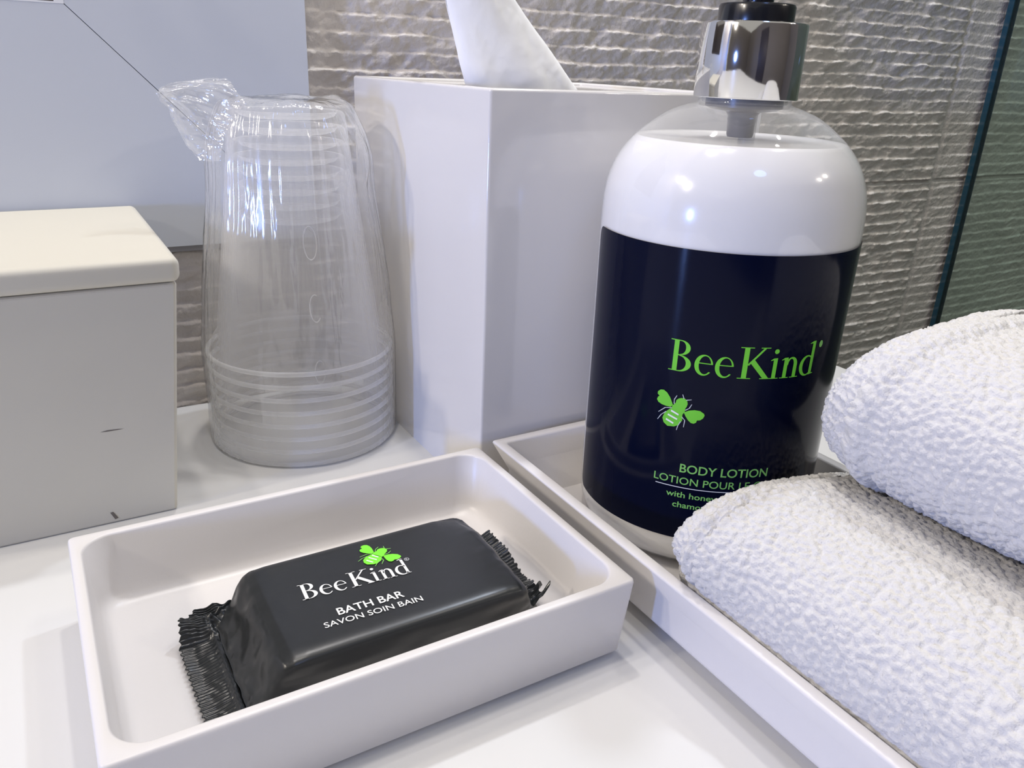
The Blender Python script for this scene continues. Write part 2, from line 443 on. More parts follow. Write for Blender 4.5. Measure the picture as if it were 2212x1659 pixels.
# ------------------------------------------------------------------ framed mirror behind
FX0, FX1, FZ0, FZ1, FW = -1.95, 0.737, 0.489, 3.2, 0.590
def framed_mirror():
    r = empty('framed_mirror', ((FX0 + FX1) / 2, 2.385, FZ0))
    tag(r, 'wide white mitred frame hanging on the stone wall at left', 'mirror')
    y0, y1 = 2.375, 2.398
    g = 0.0012
    ix0, ix1, iz0, iz1 = FX0 + FW, FX1 - FW, FZ0 + 0.604, FZ1 - 0.604
    mem = {'bottom': [(FX0 + g, FZ0), (FX1 - g, FZ0), (ix1 - g, iz0), (ix0 + g, iz0)],
           'right': [(FX1, FZ0 + g), (FX1, FZ1 - g), (ix1, iz1 - g), (ix1, iz0 + g)],
           'top': [(FX1 - g, FZ1), (FX0 + g, FZ1), (ix0 + g, iz1), (ix1 - g, iz1)],
           'left': [(FX0, FZ1 - g), (FX0, FZ0 + g), (ix0, iz0 + g), (ix0, iz1 - g)]}
    for k, p in mem.items():
        V = [(a, y0, b) for a, b in p] + [(a, y1, b) for a, b in p]
        F = [(0, 1, 2, 3), (7, 6, 5, 4)] + [(i, 4 + i, 4 + (i + 1) % 4, (i + 1) % 4) for i in range(4)]
        o = mk('frame_rail' if k in ('top', 'bottom') else 'frame_stile', V, F, m_frame, r, smooth=False)
        bevel(o, 0.0006, 1)
    # bright inner slip around the glass, and the glass
    t = 0.020
    a = box(ix0 - .0, ix1, 2.3745, 2.389, iz0, iz0 + .004)
    b = box(ix1 - t, ix1, 2.3745, 2.389, iz0 + .004, iz1)
    c = box(ix0, ix0 + t, 2.3745, 2.389, iz0 + .004, iz1)
    d = box(ix0 + t, ix1 - t, 2.3745, 2.389, iz1 - t, iz1)
    v, f = join(a, b, c, d); mk('inner_slip', v, f, m_bevelw, r, smooth=False)
    v, f = box(ix0 + t, ix1 - t, 2.388, 2.396, iz0 + .004, iz1 - t); mk('mirror_glass', v, f, m_mirror, r, smooth=False)
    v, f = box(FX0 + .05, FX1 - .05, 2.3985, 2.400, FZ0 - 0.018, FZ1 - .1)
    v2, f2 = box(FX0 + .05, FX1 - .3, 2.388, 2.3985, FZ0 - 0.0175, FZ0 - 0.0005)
    v, f = join((v, f), (v2, f2)); mk('grey_rear_panel', v, f, m_panel, r, smooth=False)  # grey panel behind the rails, showing as a strip below the frame
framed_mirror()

# ------------------------------------------------------------------ cream lidded box at left
def frustum(bx0, bx1, by0, by1, z0, tx0, tx1, ty0, ty1, z1):
    v = [(bx0, by0, z0), (bx1, by0, z0), (bx1, by1, z0), (bx0, by1, z0), (tx0, ty0, z1), (tx1, ty0, z1), (tx1, ty1, z1), (tx0, ty1, z1)]
    return v, box(0, 1, 0, 1, 0, 1)[1]
def lidded_box():
    r = empty('lidded_box', (-0.11, 2.03, 0))
    tag(r, 'cream painted flaring wooden box with a flat lid at left', 'box')
    v, f = frustum(-0.405, 0.186, 1.779, 2.30, 0, -0.455, 0.236, 1.722, 2.350, 0.556)
    o = mk('box_body', v, f, m_paint, r, smooth=False); bevel(o, 0.007, 3)
    v, f = frustum(-0.462, 0.243, 1.708, 2.362, 0.5585, -0.462, 0.243, 1.700, 2.362, 0.612)
    o = mk('lid', v, f, m_paint, r, smooth=True); bevel(o, 0.017, 5)
    # a slim nick and a chip in the paint of the front
    def front(x, z): # point on the sloping front face
        return 1.779 - (z / 0.556) * 0.057 - 0.0006
    for nm, pts in (('scratch', [(0.052, .2375), (0.066, .2395), (0.086, .2385), (0.098, .2365), (0.084, .2365), (0.066, .2365)]),
                    ('paint_chip', [(0.046, .030), (0.052, .031), (0.061, .012), (0.054, .010)])):
        V = [(x, front(x, z), z) for x, z in pts]
        mk(nm, V, [tuple(range(len(V)))], m_crack, r, smooth=False)
lidded_box()

# ------------------------------------------------------------------ tissue box with a tissue
def tissue_box():
    x0, x1, y0, y1, z1 = 0.838, 1.628, 1.4985, 2.290, 0.954
    r = empty('tissue_box_cover', ((x0 + x1) / 2, (y0 + y1) / 2, 0))
    tag(r, 'tall square glossy white tissue box cover behind the lotion bottle', 'tissue box')
    t = 0.022
    V, F = [], []
    def loop(i, z): return [(x0 + i, y0 + i, z), (x1 - i, y0 + i, z), (x1 - i, y1 - i, z), (x0 + i, y1 - i, z)]
    for i, z in ((0, 0.0), (0, z1), (t, z1), (t, z1 - 0.012)):
        V += loop(i, z)
    for k in range(3):
        for j in range(4):
            a = k * 4 + j; b = k * 4 + (j + 1) % 4
            F.append((a, b, b + 4, a + 4))
    o = mk('box_shell', V, F, m_lac, r, smooth=True); bevel(o, 0.007, 4)
    # top plate with an oval opening
    n = 64; cx, cy = 1.19, 1.90; V = []; F = []
    for i in range(n):
        a = 2 * PI * i / n; c, s_ = math.cos(a), math.sin(a)
        k = 1 / max(abs(c) / ((x1 - x0) / 2 - t), abs(s_) / ((y1 - y0) / 2 - t))
        V.append(((x0 + x1) / 2 + c * k, (y0 + y1) / 2 + s_ * k, z1 - 0.008))
        V.append((cx + 0.235 * c, cy + 0.10 * s_, z1 - 0.008)); V.append((cx + 0.23 * c, cy + 0.095 * s_, z1 - 0.05))
    for i in range(n):
        j = (i + 1) % n
        F += [(3 * i, 3 * j, 3 * j + 1, 3 * i + 1), (3 * i + 1, 3 * j + 1, 3 * j + 2, 3 * i + 2)]
    mk('top_plate', V, F, m_lac, r, angle=40)
tissue_box()

def tissue():
    nu, nv = 150, 120; V = []
    for i in range(nu):
        u = i / (nu - 1) * 2 * PI                      # round the flattened tube
        for j in range(nv):
            t = j / (nv - 1); z = 0.90 + t * 0.52
            xl = 1.005 - 0.155 * t; xr = 1.375 - 0.50 * t ** 0.95
            xr = max(xr, xl + 0.02)
            c = (xl + xr) / 2; hw = (xr - xl) / 2
            co, si = math.cos(u), math.sin(u)
            x = c + hw * (abs(co) ** 0.75) * (1 if co > 0 else -1)
            th = 0.052 * (1 - 0.55 * t)
            y = 1.90 + th * si
            V.append((x, y, z))
    V = np.array(V); X, Y, Z = V.T
    s = np.where(Y < 1.90, -1, 1)
    Y = Y + 0.004 * np.sin((X - 1.0 + (Z - 0.95) * 0.75) * 42 + 1) * s * 0.7 + 0.006 * fbm(X * 5, Y * 5, Z * 3, 2, 4) + 0.0016 * fbm(X * 40 + Z * 18, Y, Z * 30 - X * 22, 3, 8)
    X = X + 0.006 * fbm(X * 6, Y * 6, Z * 8, 3, 14)
    V = np.stack([X, Y, Z], -1)
    o = mk('tissue', V, grid_faces(nu, nv, closeu=True), m_tissue)
    tag(o, 'white paper tissue pulled up out of the box cover', 'tissue')
tissue()

# ------------------------------------------------------------------ trays
def rrect(x0, x1, y0, y1, r, z, n=10):
    P = []
    for cx, cy, a in ((x1 - r, y1 - r, 0), (x0 + r, y1 - r, 90), (x0 + r, y0 + r, 180), (x1 - r, y0 + r, 270)):
        for i in range(n + 1):
            t = math.radians(a + 90 * i / n); P.append((cx + r * math.cos(t), cy + r * math.sin(t), z))
    return P
def tray(name, loops, m, lab, n=10):
    V, F = [], []
    k = 4 * (n + 1)
    for (x0, x1, y0, y1, r, z) in loops: V += rrect(x0, x1, y0, y1, r, z, n)
    for a in range(len(loops) - 1):
        for j in range(k):
            b = (j + 1) % k
            F.append((a * k + j, a * k + b, (a + 1) * k + b, (a + 1) * k + j))
    F.append(tuple(reversed(range(k)))); L0 = (len(loops) - 1) * k
    F.append(tuple(range(L0, L0 + k)))
    o = mk(name, V, F, m, angle=50)
    tag(o, lab, 'tray'); return o
def inset(R, i, r, z): return (R[0] + i, R[1] - i, R[2] + i, R[3] - i, r, z)
O1 = (-0.040, 0.8135, 0.8752, 1.4625)
L = [inset(O1, 0.045, .02, 0.0), inset(O1, 0.030, .02, 0.009), inset(O1, 0.018, .014, 0.011), inset(O1, 0.0125, .012, 0.016), inset(O1, 0.002, .010, 0.163), inset(O1, 0.0032, .009, 0.1685), inset(O1, 0.006, .008, 0.1705),
     inset(O1, 0.0185, .052, 0.1705), inset(O1, 0.0205, .052, 0.1695), inset(O1, 0.0225, .052, 0.166), inset(O1, 0.032, .052, 0.064)]
for q in range(1, 8):
    a = q / 7 * PI / 2
    L.append(inset(O1, 0.033 + 0.030 * (1 - math.cos(a)), .052, 0.060 - 0.030 * math.sin(a)))
tray('soap_tray', L, m_tray, 'small white rectangular tray holding the black soap packet')
O2 = (0.854, 1.531, -0.42, 1.476)
B2 = 0.074
L = [inset(O2, B2 + .012, .01, 0.0), inset(O2, B2 + .010, .01, 0.010), inset(O2, B2, .008, 0.012), inset(O2, 0.0015, .006, 0.165), inset(O2, 0.002, .006, 0.1685), inset(O2, 0.0045, .005, 0.1705),
     inset(O2, 0.0235, .012, 0.1705), inset(O2, 0.0255, .012, 0.1695), inset(O2, 0.0275, .012, 0.166), inset(O2, 0.031, .014, 0.045)]
for q in range(1, 6):
    a = q / 5 * PI / 2
    L.append(inset(O2, 0.031 + 0.014 * (1 - math.cos(a)), .014, 0.044 - 0.014 * math.sin(a)))
tray('amenity_tray', L, m_tray, 'long white flared tray under the lotion bottle and rolled towels')

# ------------------------------------------------------------------ stack of plastic cups in a film bag
CX, CY = 0.588, 2.088
def cup_profile():
    return [(0.0, 0.604), (0.10, 0.604), (0.116, 0.609), (0.124, 0.620), (0.134, 0.622), (0.141, 0.616), (0.146, 0.590),
            (0.151, 0.540), (0.163, 0.440), (0.178, 0.330), (0.194, 0.215), (0.209, 0.110), (0.2165, 0.058),
            (0.221, 0.048), (0.2275, 0.044), (0.2295, 0.038), (0.2315, 0.020), (0.238, 0.013), (0.2455, 0.012), (0.2500, 0.008), (0.2505, 0.004), (0.247, 0.0005), (0.242, 0.001), (0.239, 0.005)]
def rim_ring(r=0.2455, z=0.0065, tr=0.0062, n=96):
    V = []
    for i in range(n):
        a = 2 * PI * i / n
        for j in range(10):
            b = 2 * PI * j / 10
            rr = r + tr * math.cos(b); V.append((CX + rr * math.cos(a), CY + rr * math.sin(a), z + tr * math.sin(b)))
    return V, grid_faces(n, 10, True, True)
m_rim = film('cup_rim_plastic', 0.50, 0.8, (1, 1, 1), 0.10, edge=4)
def cup0():
    r = empty('plastic_cup', (CX, CY, 0))
    v, f = lathe(cup_profile(), CX, CY, 96)
    mk('cup_wall', v, f, m_cup, r)
    v, f = rim_ring(); mk('cup_rim', v, f, m_rim, r)
    return r
cup = cup0()
places = ['bottom', 'second from the bottom', 'third from the bottom', 'fourth from the bottom', 'fifth from the bottom', 'third from the top', 'second from the top', 'topmost']
cups = [cup]
for i in range(1, 8):
    c = cup.copy(); C.objects.link(c); c.location.z += 0.036 * i * S
    for ch in list(cup.children):
        d = ch.copy(); C.objects.link(d); d.parent = c
    cups.append(c)
for c, pl in zip(cups, places):
    tag(c, f'clear plastic cup upside down in the bagged stack, {pl} of eight', 'cup', 'clear cups stacked upside down')
# raised O marks moulded in the topmost cup, facing the viewer
def moulded_marks(root):
    V, F = [], []
    n = 40; az = math.atan2(-CY, -CX) + 0.20
    for zc, hw, hh, gap in ((0.575, 0.016, 0.040, 0), (0.415, 0.014, 0.034, 1), (0.250, 0.013, 0.031, 0)):
        b0 = len(V)
        for i in range(n):
            t = 2 * PI * i / n
            if gap: t = PI * 0.35 + 2 * PI * 0.72 * i / n
            for dr in (-1, 1):
                for k in (0, 1):
                    x = (hw + dr * 0.0012) * math.cos(t); z = zc + (hh + dr * 0.0012) * math.sin(t)
                    rr = 0.2165 - (z - 0.25 + 0.0) * 0.128 - 0.0 + 0.0016 * k + (0.036 * 7 - 0.25) * 0.1
                    rr = np.interp(z - 0.252, [0.058, 0.110, 0.215, 0.330, 0.440, 0.540], [0.2165, 0.209, 0.194, 0.178, 0.163, 0.151]) + 0.0004 + 0.0016 * k
                    a = az + x / rr; V.append((CX + rr * math.cos(a), CY + rr * math.sin(a), z))
        m_ = n if not gap else n - 1
        for i in range(m_):
            a = b0 + 4 * i; b = b0 + 4 * ((i + 1) % n)
            F += [(a + 1, b + 1, b + 3, a + 3), (a, a + 1, b + 1, b)[::-1], (a + 2, b + 2, b + 3, a + 3)]
    o = mk('moulded_mark', V, F, m_rim, None, origin=(CX, CY, 0.252))
    o.parent = root; o.location = (0, 0, 0)
moulded_marks(cups[-1])

def bag():
    r = empty('film_bag', (CX, CY, 0))
    tag(r, 'crinkled clear film bag wrapped around the stack of cups', 'bag')
    prof = [(0.240, 0.004), (0.2575, 0.012), (0.2585, 0.10), (0.2590, 0.20), (0.2600, 0.262), (0.256, 0.30), (0.248, 0.36), (0.240, 0.43), (0.230, 0.50), (0.220, 0.57), (0.210, 0.64), (0.203, 0.70), (0.199, 0.76), (0.190, 0.81), (0.176, 0.85), (0.160, 0.882), (0.135, 0.895), (0.09, 0.896), (0.05, 0.893), (0.0, 0.892)]
    prof = smooth_prof(prof, 7)
    n = 288; V = []
    for i in range(n):
        a = 2 * PI * i / n
        for rr, z in prof: V.append((a, rr, z))
    V = np.array(V); A, Rr, Z = V.T
    up = np.clip((Z - 0.27) / 0.25, 0, 1)
    top = np.clip((Z - 0.84) / 0.05, 0, 1)
    ca, sa = np.cos(A), np.sin(A)
    pleat = fbm(ca * 5.5 + 3, sa * 5.5, Z * 1.6, 4, 41)
    pleat2 = 1 - np.abs(fbm(ca * 11, sa * 11 + 5, Z * 2.2 + ca * 1.5, 3, 51)) * 2
    fine = fbm(ca * 26, sa * 26, Z * 5, 3, 61)
    R2 = Rr + up * (0.012 * pleat + 0.006 * pleat2 + 0.0012 * fine) * (1 - 0.5 * top)
    R2 = R2 + (1 - up) * 0.0016 * fine
    lower = np.clip(1 - np.abs(Z - 0.13) / 0.13, 0, 1)
    R2 = np.where(Z < 0.27, np.maximum(R2, 0.2555 * (Z > 0.01)), np.maximum(R2, 0))
    # the film falls loosely on the side toward the tissue box
    lobe = np.exp(-((np.mod(A - (-1.02) + PI, 2 * PI) - PI) / 0.30) ** 2)
    R2 = R2 + lobe * (0.030 * np.exp(-((Z - 0.77) / 0.06) ** 2) + 0.014 * np.exp(-((Z - 0.55) / 0.12) ** 2))
    Z2 = Z + top * (0.012 * fbm(ca * Rr * 9, sa * Rr * 9, Z * 0, 2, 71) + 0.006 * np.abs(fbm(ca * Rr * 16 + 3, sa * Rr * 16, Z * 0, 2, 81)))
    W = np.stack([CX + R2 * ca, CY + R2 * sa, Z2], -1)
    o = mk('bag_body', W, grid_faces(n, len(prof), closeu=True), m_bag, r)
    # gathered open end sticking out to the left
    import itertools
    rows = [[(0.391, 1.960, 0.767), (0.402, 1.955, 0.814), (0.422, 1.95, 0.853), (0.455, 1.94, 0.892)],
            [(0.366, 1.985, 0.765), (0.374, 1.975, 0.826), (0.396, 1.97, 0.872), (0.450, 1.945, 0.905)],
            [(0.350, 2.005, 0.772), (0.340, 1.99, 0.848), (0.360, 1.985, 0.902), (0.437, 1.960, 0.925)],
            [(0.332, 2.020, 0.800), (0.314, 2.00, 0.868), (0.318, 1.990, 0.918), (0.430, 1.975, 0.940)],
            [(0.322, 2.030, 0.830), (0.300, 2.00, 0.878), (0.286, 1.985, 0.922), (0.424, 1.990, 0.946)]]
    P = np.array(rows)
    def cr(P, t):
        n_ = P.shape[0]; x = t * (n_ - 1); i = min(int(x), n_ - 2); f = x - i
        p = [P[min(max(i + k, 0), n_ - 1)] for k in (-1, 0, 1, 2)]
        return 0.5 * ((2 * p[1]) + (-p[0] + p[2]) * f + (2 * p[0] - 5 * p[1] + 4 * p[2] - p[3]) * f * f + (-p[0] + 3 * p[1] - 3 * p[2] + p[3]) * f ** 3)
    nu, nv = 70, 110
    for side, sd in ((0, 11), (1, 23)):
        V = []
        for i in range(nu):
            row = cr(P, i / (nu - 1))
            for j in range(nv): V.append(cr(row, j / (nv - 1)))
        V = np.array(V); X, Y, Z = V.T
        U = np.repeat(np.arange(nu) / (nu - 1), nv); T = np.tile(np.arange(nv) / (nv - 1), nu)
        cr_ = 0.016 * fbm(T * 6 - U * 2, U * 1.6, U * 0, 2, sd) + 0.007 * (1 - 2 * np.abs(fbm(T * 9 + U * 3, U * 2.5, U * 0, 2, sd + 5))) + 0.0012 * fbm(T * 24, U * 8, U * 0, 2, sd + 9)
        Y = Y + cr_ * (0.4 + U) + side * (0.012 + 0.028 * U * np.sin(T * PI))
        X = X + 0.007 * fbm(T * 8, U * 5, U * 0, 3, sd + 2) * U + side * 0.004; Z = Z + 0.008 * fbm(T * 9, U * 6, U * 0, 3, sd + 3) * U
        mk('bag_tail', np.stack([X, Y, Z], -1), grid_faces(nu, nv), m_bag, r)
bag()

# ------------------------------------------------------------------ lotion bottle
BX, BY, BZ = 1.229, 1.183, 0.0303
FACE = math.atan2(-1.186, -1.230)
BR = 0.256
def bottle():
    r = empty('lotion_bottle', (BX, BY, BZ))
    tag(r, 'large pump bottle of white body lotion with black label', 'lotion bottle')
    body = [(0.0, 0.036), (0.12, 0.034), (0.195, 0.031), (0.222, 0.036), (0.242, 0.052), (0.2535, 0.080), (0.2565, 0.115), (0.2570, 0.25), (0.2578, 0.5), (0.2590, 0.66), (0.2592, 0.725), (0.2572, 0.766), (0.2508, 0.801), (0.2355, 0.840), (0.2095, 0.876), (0.176, 0.9055), (0.1435, 0.9275), (0.112, 0.9405), (0.093, 0.9465), (0.088, 0.952), (0.088, 0.966)]
    P = smooth_prof(body, 6)
    v, f = lathe(P, BX, BY, 160); mk('clear_body', v, f, m_clear, r)
    lvl = 0.8825
    Q = [(max(a - 0.0022, 0), b + (0.0015 if b < 0.06 else 0)) for a, b in P if b < lvl]
    rl = np.interp(lvl, [0.876, 0.9055], [0.2095, 0.176]) - 0.0022
    Q += [(rl, lvl), (rl - 0.006, lvl - 0.002), (0.0, lvl - 0.0025)]
    v, f = lathe(Q, BX, BY, 160); mk('lotion', v, f, m_lotion, r, angle=50)
    # pump: neck ring, chrome closure, black actuator base, stem, head with spout, dip tube
    v, f = lathe([(0.070, 0.948), (0.080, 0.948), (0.0815, 0.951), (0.0815, 0.958), (0.079, 0.960), (0.060, 0.960)], BX, BY, 96); mk('neck_ring', v, f, m_clear, r, angle=40)
    v, f = lathe([(0.090, 0.9575), (0.0975, 0.9575), (0.0985, 0.959), (0.0985, 1.0865), (0.0970, 1.0895), (0.094, 1.0905), (0.060, 1.0905)], BX, BY, 128); mk('chrome_collar', v, f, m_chrome, r, angle=40)
    v, f = lathe([(0.070, 1.0905), (0.0705, 1.1175), (0.0685, 1.1215), (0.0655, 1.1225), (0.031, 1.1225)], BX, BY, 96); mk('pump_base', v, f, m_blackp, r, angle=40)
    v, f = lathe([(0.0285, 1.10), (0.0285, 1.27)], BX, BY, 48); mk('pump_stem', v, f, m_blackp, r)
    h = lathe([(0.0285, 1.235), (0.050, 1.238), (0.054, 1.245), (0.054, 1.305), (0.050, 1.315), (0.0, 1.318)], BX, BY, 64)
    sp = []; n = 20; d = np.array([-0.5, 0.866])
    ring = []
    for k, (q, z, rr) in enumerate(((0.0, 1.285, .024), (0.12, 1.288, .022), (0.20, 1.283, .020), (0.245, 1.262, .018), (0.25, 1.235, .016))):
        for i in range(n):
            a = 2 * PI * i / n
            off = rr * math.cos(a); upz = rr * math.sin(a)
            tilt = min(1, max(0, (k - 2) / 2)) * PI / 2
            sp.append((BX + d[0] * (q + upz * math.sin(tilt)) - d[1] * off, BY + d[1] * (q + upz * math.sin(tilt)) + d[0] * off, z + upz * math.cos(tilt)))
    v, f = join(h, (sp, grid_faces(5, n, closev=True))); mk('pump_head', v, f, m_blackp, r, angle=45)
    v, f = lathe([(0.016, 0.08), (0.016, 1.0)], BX + 0.02, BY, 24); mk('dip_tube', v, f, film('dip_tube_plastic', 0.35, 1.0), r)
    v, f = lathe([(0.0, 0.884), (0.024, 0.885), (0.026, 0.89), (0.028, 0.925), (0.033, 0.932), (0.062, 0.936), (0.074, 0.941), (0.074, 0.957)], BX, BY, 48); mk('pump_housing', v, f, m_hous, r, angle=45)
    # label: thin wrapped sheet with rounded corners
    a0, a1, z0, z1, cr = -0.316, 0.47, 0.112, 0.7055, 0.022
    cols = sorted(set([a0 + cr * (1 - math.cos(PI / 2 * i / 8)) for i in range(9)] + [a0 + cr + (a1 - a0 - 2 * cr) * i / 110 for i in range(111)] + [a1 - cr * (1 - math.cos(PI / 2 * i / 8)) for i in range(9)]))
    V = []; nz = 24
    for a in cols:
        e = min(a - a0, a1 - a)
        dz = cr - math.sqrt(max(0, cr * cr - (cr - e) ** 2)) if e < cr else 0
        for j in range(nz):
            z = z0 + dz + (z1 - z0 - 2 * dz) * j / (nz - 1)
            rr = np.interp(z, [0.1, 0.25, 0.5, 0.66, 0.71], [0.2570, 0.2575, 0.2583, 0.2596, 0.2599]) + 0.0012
            t = FACE + a / BR; V.append((BX + rr * math.cos(t), BY + rr * math.sin(t), z))
    lab = mk('label', V, grid_faces(len(cols), nz), m_label, r)
    lab['label'] = 'glossy navy-black wrapped label'
    def wrap(name, VF, m, lift=0.0021, mx=0.008):
        V, F = subdivide_2d(VF[0], VF[1], mx)
        W = []
        for a, z in V:
            rr = np.interp(z, [0.1, 0.25, 0.5, 0.66, 0.71], [0.2570, 0.2575, 0.2583, 0.2596, 0.2599]) + lift
            t = FACE + a / BR; W.append((BX + rr * math.cos(t), BY + rr * math.sin(t), z))
        o = mk(name, W, F, m, None, origin=(BX, BY, BZ))
        o.parent = lab; o.location = (0, 0, 0)
        return o
    for g in word_serif(-0.0712, 0.4725, 0.0622, 0.2870): wrap('letter', g, m_green)
    dot = ell(0.2277, 0.5315, 0.0052, 0.0070, 0, 342, 18); wrap('registered_dot', (dot, [tuple(range(len(dot)))]), m_green2)
    fb = lambda x, y: (x * 0.1 + 0.005, y * 0.1 + 0.375)
    b, s_, l_ = bee_parts(fb)
    wrap('bee_emblem', b, m_green); wrap('bee_stripes', s_, m_white, 0.0027); wrap('bee_legs', l_, m_grey, 0.0023)
    wrap('product_line', fit(font_mesh('BODY LOTION', 0.012), -0.0250, 0.1490, 0.2632, 0.0192, 0.73), m_green2)
    wrap('product_line', fit(font_mesh('LOTION POUR LE CORPS', 0.006), -0.0740, 0.1960, 0.2366, 0.0165, 0.73), m_green2)
    wrap('ruled_line', rect(-0.0694, 0.1930, 0.2284, 0.2300), m_white)
    wrap('small_print', fit(font_mesh('with honey,', 0.012), -0.0455, 0.0560, 0.2068, 0.0138, 0.76), m_green2)
    wrap('small_print', fit(font_mesh('chamomile', 0.012), -0.0305, 0.0610, 0.1840, 0.0138, 0.76), m_green2)
bottle()

# ------------------------------------------------------------------ black soap packet
def soap():
    r = empty('soap_packet', (0.43, 1.129, 0.031))
    tag(r, 'black film-wrapped soap bar lying in the small white tray', 'soap')
    ZT = 0.140
    st = [(0.166, 0.128, 0.046, 0.056), (0.180, 0.131, 0.040, 0.066), (0.192, 0.135, 0.036, 0.082), (0.203, 0.138, 0.034, 0.104), (0.213, 0.140, 0.033, 0.122), (0.224, 0.1415, 0.033, 0.133), (0.238, 0.142, 0.033, 0.1385), (0.262, 0.142, 0.033, ZT),
          (0.45, 0.142, 0.033, ZT), (0.62, 0.142, 0.033, ZT), (0.648, 0.141, 0.033, 0.1390), (0.660, 0.139, 0.034, 0.135), (0.670, 0.136, 0.036, 0.118), (0.678, 0.132, 0.038, 0.095), (0.688, 0.127, 0.042, 0.074), (0.700, 0.122, 0.046, 0.060)]
    st = np.array(st)
    xs = np.concatenate([np.linspace(0.166, 0.27, 46), np.linspace(0.275, 0.60, 50), np.linspace(0.605, 0.700, 44)])
    W = np.interp(xs, st[:, 0], st[:, 1]); Z0 = np.interp(xs, st[:, 0], st[:, 2]); Z1 = np.interp(xs, st[:, 0], st[:, 3])
    for _ in range(2):
        for A in (W, Z0, Z1): A[1:-1] = (A[:-2] + 2 * A[1:-1] + A[2:]) / 4
    nphi = 220; V = []
    for x, w_, a, b in zip(xs, W, Z0, Z1):
        n = 4.0 + 4.5 * min(1, max(0, (x - 0.20) / 0.04)) * min(1, max(0, (0.675 - x) / 0.03))
        ph = np.linspace(0, 2 * PI, nphi, endpoint=False)
        c, s_ = np.cos(ph), np.sin(ph)
        k = (np.abs(c) ** n + np.abs(s_) ** n) ** (-1 / n)
        Yy = 1.129 + w_ * c * k; Zz = (a + b) / 2 + (b - a) / 2 * s_ * k
        V.append(np.stack([np.full(nphi, x), Yy, Zz], -1))
    V = np.array(V); X, Y, Z = V[..., 0], V[..., 1], V[..., 2]
    endw = np.clip((0.262 - X) / 0.09, 0, 1) + np.clip((X - 0.60) / 0.09, 0, 1)
    side = np.clip((1.016 - Y) / 0.02, 0, 1) * np.clip((0.135 - Z) / 0.03, 0, 1)
    top = np.clip((Z - 0.125) / 0.01, 0, 1)
    # top panel leans in a little toward the corners of the far end, soft dents
    Z = Z - top * 0.010 * np.clip((X - 0.60) / 0.05, 0, 1) * np.clip((Y - 1.19) / 0.07, 0, 1)
    Z = Z + top * 0.0016 * fbm(X * 9, Y * 9, X * 0, 2, 5) * np.clip(np.abs(X - 0.4) / 0.25 - 0.4, 0, 1)
    Z = Z + endw * 0.006 * fbm(X * 16, Y * 26, Z * 20, 3, 3) * (Z > 0.05)
    X = X + endw * 0.006 * fbm(X * 12, Y * 22, Z * 24, 3, 13)
    rid = 1 - 2 * np.abs(fbm(X * 9 + Z * 18, Y * 20, Z * 22, 2, 23))
    Z = Z + endw * 0.0050 * rid * (Z > 0.06) * (Z < 0.13)
    Y = Y + side * 0.004 * fbm(X * 9, Z * 30, Y * 0, 2, 8) + endw * 0.006 * fbm(X * 20, Z * 30, Y * 3, 3, 33)
    Z = np.maximum(Z, 0.0325)
    Vv = np.stack([X, Y, Z], -1).reshape(-1, 3)
    F = grid_faces(len(xs), nphi, closev=True) + [tuple(reversed(range(nphi))), tuple((len(xs) - 1) * nphi + i for i in range(nphi))]
    body = mk('wrapper', Vv, [tuple(reversed(q)) for q in F], m_wrap, r)
    # crimped fins with pinked edges
    def fin(sgn):
        nu, nv = 46, 260
        if sgn < 0: ya, yb, xa, xb = 0.980, 1.335, 0.190, 0.112
        else: ya, yb, xa, xb = 1.010, 1.270, 0.684, 0.738
        V = []
        for j in range(nv):
            t = j / (nv - 1); y = ya + (yb - ya) * t
            tooth = abs(((y / 0.0128) % 1) - 0.5) * 2
            for i in range(nu):
                s_ = i / (nu - 1)
                L_ = xb - xa
                if sgn < 0:
                    base_in = 0.040 * max(0, (t - 0.80) / 0.20) ** 1.5
                    x = xa + base_in + (L_ - 0.004 + sgn * 0.0048 * tooth) * s_ + 0.010 * (t - 0.2) * -s_
                    yy = y + 0.012 * s_ * (t - 0.5)
                    z = 0.058 - 0.017 * min(1, s_ * 1.3)
                    q = max(0, (t - 0.66) / 0.34)
                    z += 0.052 * q ** 1.2 * (0.30 + 0.5 * s_) + 0.024 * math.sin(min(1, q * 1.3) * PI) * s_
                    yy -= 0.075 * q ** 1.3
                    x += 0.014 * math.sin(q * PI) * (s_ - 0.4)
                    dz = 0.0010 * math.sin(2 * PI * y / 0.0072) * min(1, max(0, (s_ - 0.40) / 0.1))
                    st_ = 0.004 * math.exp(-((s_ - 0.36) / 0.05) ** 2)
                    z += dz + st_
                else:
                    x = xa + (L_ - 0.004 + 0.0048 * tooth) * s_
                    yy = y
                    z = 0.062 - 0.014 * min(1, s_ * 1.5)
                    q = max(0, (0.36 - t) / 0.36)
                    z += 0.045 * q ** 0.8 * s_ + 0.014 * q * math.sin(t * 60) * s_
                    x += 0.012 * q * math.sin(t * 46) * s_ - 0.020 * q * s_
                    if t > 0.45: z += 0.022 * s_ * min(1, (t - 0.45) * 4)
                    z += 0.0015 * math.sin(2 * PI * y / 0.0072) * min(1, max(0, (s_ - 0.2) / 0.1))
                V.append((x, yy, z))
        V = np.array(V); X, Y, Z = V.T
        t_ = np.repeat(np.arange(nv) / (nv - 1), nu); s2 = np.tile(np.arange(nu) / (nu - 1), nv)
        amp = 0.4 + (2.2 if sgn < 0 else 0.8) * (np.clip((t_ - 0.62) / 0.2, 0, 1) if sgn < 0 else np.clip((0.40 - t_) / 0.2, 0, 1))
        Z = Z + amp * (0.0045 * fbm(X * 40, Y * 26, X * 0, 3, 9) + 0.003 * (1 - 2 * np.abs(fbm(X * 32 + Y * 12, Y * 30, X * 0, 2, 19)))) * np.clip(s2 * 5, 0, 1)
